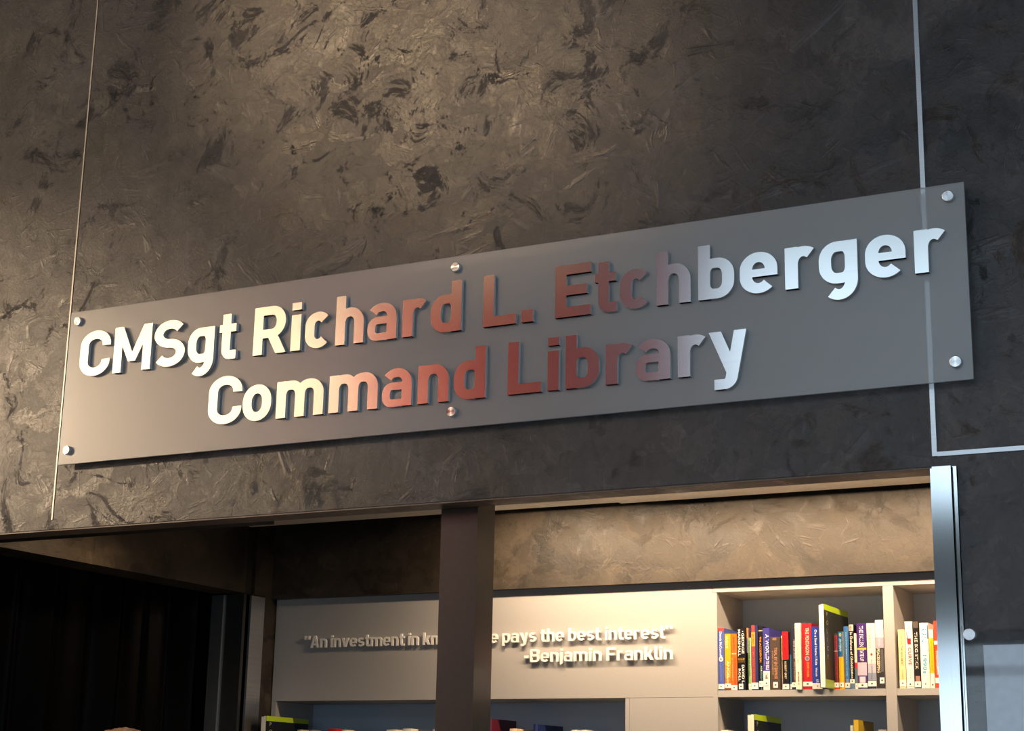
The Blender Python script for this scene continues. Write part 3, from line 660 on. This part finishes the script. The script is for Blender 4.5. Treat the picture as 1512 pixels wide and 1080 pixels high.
for b in BOOKS:
    book(b[0] - 0.002, b[1], b[2], ZS, b[3] + 0.018, b[4], b[5], b[6])
BOOKS2 = [
 (-1.5720, .0240, .2020, '#ecd49c', 'cream and tan spine, lowest and first in the right cubby', [('text', 'THE ARGUMENT', .28, .62, .35, .68, '#7a5c34'), ('text', 'WHERE ARE', .06, .26, .4, .6, '#c8a868'), ('text', 'A PRIMER', .68, .86, .4, .6, '#c8a868'), ('tag', .86, .97)]),
 (-1.5470, .0270, .2290, '#f1e9dc', 'white spine with a large red hooked letter and red capitals', [('text', 'THE', .06, .12, .45, .72, '#d87868'), ('text', 'J', .15, .35, .22, .78, '#d8202c'), ('text', 'CURVE', .39, .66, .35, .78, '#d8202c'), ('text', 'IAN B', .72, .86, .5, .6, '#a49c94'), ('tag', .91, .97)]),
 (-1.5195, .0225, .2280, '#1b1716', 'black spine with white capitals in the right cubby', [('text', 'THE BIG STICK', .16, .72, .25, .72, '#f0e8da'), ('band', .82, .90, '#a8786c', .2, .9), ('band', .0, .1, '#5c5048', .1, .9), ('tag', .90, .985)]),
 (-1.4960, .0305, .2230, '#f3ece0', 'white spine with bright blue letters and numerals', [('text', 'UN', .10, .30, .22, .78, '#1c98c8'), ('text', '1990s', .50, .78, .25, .72, '#1c98c8'), ('band', .04, .25, '#2a7cb0', .88, 1), ('text', 'THE', .06, .08, .3, .6, '#a8a49c'), ('dot', .925, .95, '#5c5854', .42, .58)]),
 (-1.4645, .0160, .1990, '#f2b81c', 'narrow yellow spine with white top and base', [('band', 0, .15, '#efe8d8'), ('dot', .07, .09, '#a8a098', .35, .6), ('band', .75, 1, '#efe8dc'), ('text', 'REFORM', .2, .7, .35, .6, '#d09c10'), ('dot', .93, .96, '#5c5450', .3, .7)]),
 (-1.4475, .0300, .2280, '#e0452f', 'coral red spine with white capitals and a white band', [('text', 'FAYE', .09, .22, .35, .65, '#7c2c20'), ('band', .30, .355, '#f3ebe0'), ('text', 'STRONGMAN', .45, .80, .20, .44, '#f6eee4'), ('text', 'WEAK', .56, .72, .56, .80, '#f6eee4'), ('tag', .85, .93)]),
]
for b in BOOKS2:
    book(b[0], b[1], b[2], ZS, 1.849, b[3], b[4], b[5], group='books in the right cubby')

def folio(X, Wd, Hh, zs, y0, label, depth, top, body, txt=None, grp='tall folios between the books'):
    """large thin softcover standing with its long cover side turned into the shelf"""
    t = thing('folio', (X + Wd/2, y0 + depth/2, zs), label, 'book', grp)
    bx('cover', [(X + Wd - 0.0015, X + Wd, y0, y0 + depth, zs, zs + Hh), (X, X + 0.0012, y0, y0 + depth, zs, zs + Hh)], cmat(body, 0.4), t)
    bx('page_block', [(X + 0.0014, X + Wd*0.5 - 0.0006, y0 + 0.001, y0 + depth - 0.002, zs + 0.001, zs + Hh - 0.003), (X + Wd*0.5 + 0.0006, X + Wd - 0.0017, y0, y0 + depth - 0.002, zs + 0.001, zs + Hh - 0.001)], cmat('#f4eedc', 0.7), t)
    bx('cover_band', (X + Wd, X + Wd + 0.0003, y0, y0 + depth, zs + Hh * 0.93, zs + Hh), cmat(top, 0.4), t)
    if txt:
        l = Vector(t['_loc'])
        for i, ch in enumerate(txt):
            cu = bpy.data.curves.new('t', 'FONT'); cu.body = ch; cu.size = 0.022
            to = bpy.data.objects.new('t', cu); me = bpy.data.meshes.new_from_object(to); bpy.data.objects.remove(to)
            # letters stand upright one below another on the cover side facing +X
            for v in me.vertices: v.co = Vector((X + Wd + 0.0006, y0 + 0.022 + v.co.x * 1.2, zs + Hh * (0.86 - 0.103 * i) + v.co.y)) - l
            me.materials.clear(); me.materials.append(cmat('#b4b498'))
            o = bpy.data.objects.new('cover_letter', me); COL.objects.link(o); o.parent = t
        bx('cover_foot', (X + Wd, X + Wd + 0.0003, y0, y0 + depth, zs, zs + Hh * 0.10), cmat('#93a83a', 0.4), t)
    return t
folio(-1.8255, 0.0205, 0.2890, ZS, 1.755, 'tall dark folio with lime green top edge standing out above the upper shelf books', 0.285, '#b4d020', '#2c2e28', 'POLICY', None)
ZR = 1.6141
folio(-4.158, 0.026, 0.2850, ZR, 1.70, 'dark folio with lime top edge at the lower left cubby', 0.30, '#b4d020', '#14171a', 'PO', None)
folio(-2.097, 0.027, 0.2860, ZR, 1.76, 'dark folio with lime top edge alone in the cubby under the upper shelf', 0.285, '#b4d020', '#14171a', 'PO', None)

# poster with clear acrylic at lower right
pa = thing('display_panel', (0.0, -0.02, 1.5), 'clear acrylic display holding a pale grey sheet at right edge', 'sign')
bx('paper_sheet', (-0.872, 0.6, -0.016, -0.014, 1.10, 1.962), simple('pale_grey_print', (0.84, 0.84, 0.88, 1), 0.4), pa)
bx('clear_cover', (-0.917, 0.65, -0.030, -0.024, 1.05, 2.005), M['clear'], pa)
bm = bmesh.new(); cyl(bm, (-0.8975, 1.985), 0.0145, -0.041, -0.0305, 40, 0.0015); cyl(bm, (-0.8975, 1.985), 0.008, -0.0235, -0.0002, 20)
link('standoff_bolt', bm, M['bolt'], pa)

# lower shelf books whose tops show at the bottom edge of the photograph
LOW = [
 (-4.085, .026, .2365, '#c8c0b0', 'pale grey spine top just right of the lower left folio', .165),
 (-4.028, .024, .2360, '#8c8a90', 'cool grey spine top left of the red one on the lower left shelf', .165),
 (-3.935, .044, .2405, '#d01820', 'bright red rounded spine top on the lower left shelf', .165),
 (-3.866, .024, .2365, '#e8dcc4', 'cream spine top right of the bright red one, lower left shelf', .165),
 (-3.653, .046, .2370, '#e4dccc', 'off white spine top midway between red book and column, lower shelf', .165),
 (-3.577, .040, .2405, '#f2ead8', 'light cream thick spine top nearest left of the column, lower shelf', .165),
 (-3.440, .018, .2380, '#c4bcc8', 'thin lilac spine top touching the left edge of the column', .165),
 (-3.182, .018, .2770, '#571826', 'burgundy hardback with its cover side showing, right beside the column', .205),
 (-3.096, .032, .2405, '#efc9a0', 'peach spine top between the burgundy and navy books, lower shelf', .165),
 (-2.985, .020, .2560, '#1c2858', 'navy book with its dark cover side showing under the quotation author', .220),
 (-2.832, .024, .2360, '#d4dcd4', 'pale green white spine top right of the navy book, left of a pair', .165),
 (-2.793, .025, .2360, '#dfe0d8', 'off white spine top right of the navy book, right of a pair', .165),
 (-2.232, .030, .2355, '#efe9da', 'white spine top against the divider, left of the lower folio', .165),
 (-1.753, .013, .2510, '#c8d0c4', 'thin pale spine top against the yellow book, lower right cubby', .165),
 (-1.735, .018, .2690, '#c8a82c', 'yellow book with olive cover side showing under the upper shelf', .190),
 (-1.654, .030, .2370, '#9a9aa0', 'grey spine top by the divider, lower right cubby', .165),
]
for x, wd, hh, c_, lb, dp in LOW:
    book(x, wd, hh, ZR, 1.852 if dp < .17 else 1.835, c_, lb, [('tag', .88, .96)], depth=dp, group='books on the lower shelf')

# ------------------------------------------------------------------ person whose hair shows at the bottom edge
def person(px, py, top):
    t = thing('person', (px, py, 0), 'person in dark clothes standing by the curtain, only brown hair showing', 'person')
    s_ = top / 1.80
    # body: one skinned surface, joints at (x across, y front/back, z), facing -Y
    J = {'pelvis': (0,0,.96,.145,.105), 'waist': (0,.005,1.10,.135,.095), 'chest': (0,.0,1.30,.165,.11), 'collar': (0,.005,1.45,.10,.075), 'neck': (0,0,1.53,.055,.055), 'neck2': (0,-.01,1.60,.052,.052)}
    E_ = [('pelvis','waist'),('waist','chest'),('chest','collar'),('collar','neck'),('neck','neck2')]
    for sd, n_ in ((-1,'l'),(1,'r')):
        J.update({n_+'sho': (sd*.185,.0,1.43,.060,.060), n_+'elb': (sd*.245,.02,1.14,.044,.044), n_+'wri': (sd*.255,-.07,.90,.028,.024), n_+'palm': (sd*.255,-.10,.83,.036,.018),
                  n_+'hip': (sd*.095,0,.88,.092,.092), n_+'kne': (sd*.10,-.01,.50,.060,.060), n_+'ank': (sd*.105,.02,.10,.042,.042), n_+'toe': (sd*.125,-.15,.045,.042,.030)})
        E_ += [('collar',n_+'sho'),(n_+'sho',n_+'elb'),(n_+'elb',n_+'wri'),(n_+'wri',n_+'palm'),('pelvis',n_+'hip'),(n_+'hip',n_+'kne'),(n_+'kne',n_+'ank'),(n_+'ank',n_+'toe')]
        for f, (dx, dy, ln) in enumerate(((.022,-.010,.072),(.010,-.014,.082),(-.004,-.012,.078),(-.018,-.006,.062))):
            a, b, c_ = (n_+'f%d%s' % (f, q) for q in 'abc')
            bx_, by_, bz_ = sd*.255 + dy*0, -.10 - dx, .805
            J[a] = (bx_, by_, bz_, .010, .010); J[b] = (bx_ - sd*.006, by_ - .004, bz_ - ln*.5, .009, .009); J[c_] = (bx_ - sd*.022, by_ - .002, bz_ - ln, .0075, .0075)
            E_ += [(n_+'palm', a), (a, b), (b, c_)]
        J[n_+'t1'] = (sd*.250, -.135, .845, .012, .011); J[n_+'t2'] = (sd*.238, -.150, .805, .009, .009)
        E_ += [(n_+'palm', n_+'t1'), (n_+'t1', n_+'t2')]
    ks = list(J); me = bpy.data.meshes.new('body')
    me.from_pydata([tuple(c * s_ for c in J[k][:3]) for k in ks], [(ks.index(a), ks.index(b)) for a, b in E_], [])
    o = bpy.data.objects.new('body', me); COL.objects.link(o); o.parent = t
    md = o.modifiers.new('skin', 'SKIN'); md.use_smooth_shade = True
    for i, k in enumerate(ks):
        me.skin_vertices[0].data[i].radius = (J[k][3] * s_, J[k][4] * s_)
    me.skin_vertices[0].data[0].use_root = True
    o.modifiers.new('sub', 'SUBSURF').levels = 2; o.modifiers['sub'].render_levels = 2
    # clothing by height on the one body surface
    mt, nt, p = nodes('person_skin_and_clothes'); tc = N(nt, 'ShaderNodeTexCoord'); sp = N(nt, 'ShaderNodeSeparateXYZ'); L(nt, tc.outputs['Object'], sp.inputs[0])
    rp = N(nt, 'ShaderNodeValToRGB'); rp.color_ramp.interpolation = 'CONSTANT'; mp = N(nt, 'ShaderNodeMath', operation='DIVIDE'); mp.inputs[1].default_value = 2.0
    L(nt, sp.outputs[2], mp.inputs[0]); L(nt, mp.outputs[0], rp.inputs[0]); e = rp.color_ramp.elements
    e[0].position = 0; e[0].color = (0.02, 0.015, 0.012, 1); e[1].position = 0.05; e[1].color = (0.03, 0.035, 0.05, 1)
    for ps, cc in ((0.50, (0.05, 0.055, 0.07, 1)), (0.755, (0.55, 0.34, 0.25, 1))): x_ = e.new(ps); x_.color = cc
    L(nt, rp.outputs[0], p.inputs['Base Color']); p.inputs['Roughness'].default_value = 0.7
    me.materials.append(mt)
    skin = simple('face_skin', (0.55, 0.34, 0.25, 1), 0.5); hair = simple('brown_hair', (0.20, 0.105, 0.055, 1), 0.6, var=0.5, scale=120)
    def ball(name, c, rad, mat, fn=None, sub=4, parent=t):
        bm = bmesh.new(); bmesh.ops.create_icosphere(bm, subdivisions=sub, radius=1)
        for v in bm.verts:
            q = v.co.copy()
            if fn: q = fn(q)
            v.co = Vector((q.x * rad[0], q.y * rad[1], q.z * rad[2])) + Vector(c) + Vector((px, py, 0))
        return link(name, bm, mat, parent, smooth=True)
    hz = top - 0.125
    def headf(q):
        k = 1 - 0.22 * max(0, -q.z) ** 1.5
        f = 0
        f += 0.22 * math.exp(-((q.x) ** 2 / .012 + (q.z + .18) ** 2 / .03)) * (q.y < 0)          # nose
        f -= 0.07 * math.exp(-((abs(q.x) - .38) ** 2 / .02 + (q.z - .02) ** 2 / .015)) * (q.y < 0)  # eye sockets
        f += 0.05 * math.exp(-(q.x ** 2 / .05 + (q.z + .50) ** 2 / .006)) * (q.y < 0)            # lips
        f += 0.10 * math.exp(-(q.x ** 2 / .06 + (q.z + .86) ** 2 / .03)) * (q.y < 0)             # chin
        return Vector((q.x * k, q.y * (k * .5 + .5) - f, q.z))
    hd = ball('head', (0, -.01, hz), (.076, .096, .118), skin, headf)
    for sd in (-1, 1):
        ball('eye', (sd * .030, -.092, hz + .004), (.012, .010, .010), cmat('#e8e4e0'), None, 2, hd)
        ball('ear', (sd * .076, .0, hz - .005), (.010, .018, .030), skin, None, 2, hd)
    ball('mouth', (0, -.100, hz - .058), (.022, .006, .006), cmat('#8c4a40'), None, 2, hd)
    def hairf(q):
        n_ = noise.noise(q * 5.0) * .05 + noise.noise(q * 17.0) * .035
        z = q.z if q.z > 0 else q.z * (.75 if q.y > -.1 else .12)
        # flattened crown, short sides
        pw = lambda a: math.copysign(abs(a) ** .72, a)
        return Vector((pw(q.x) * (1 + n_) * .88, q.y * (1 + n_), pw(z) * (1 + n_)))
    ball('hair', (0, .012, hz + .022), (.098, .102, .104), hair, hairf, 5)
person(-3.60, 0.20, 1.784)
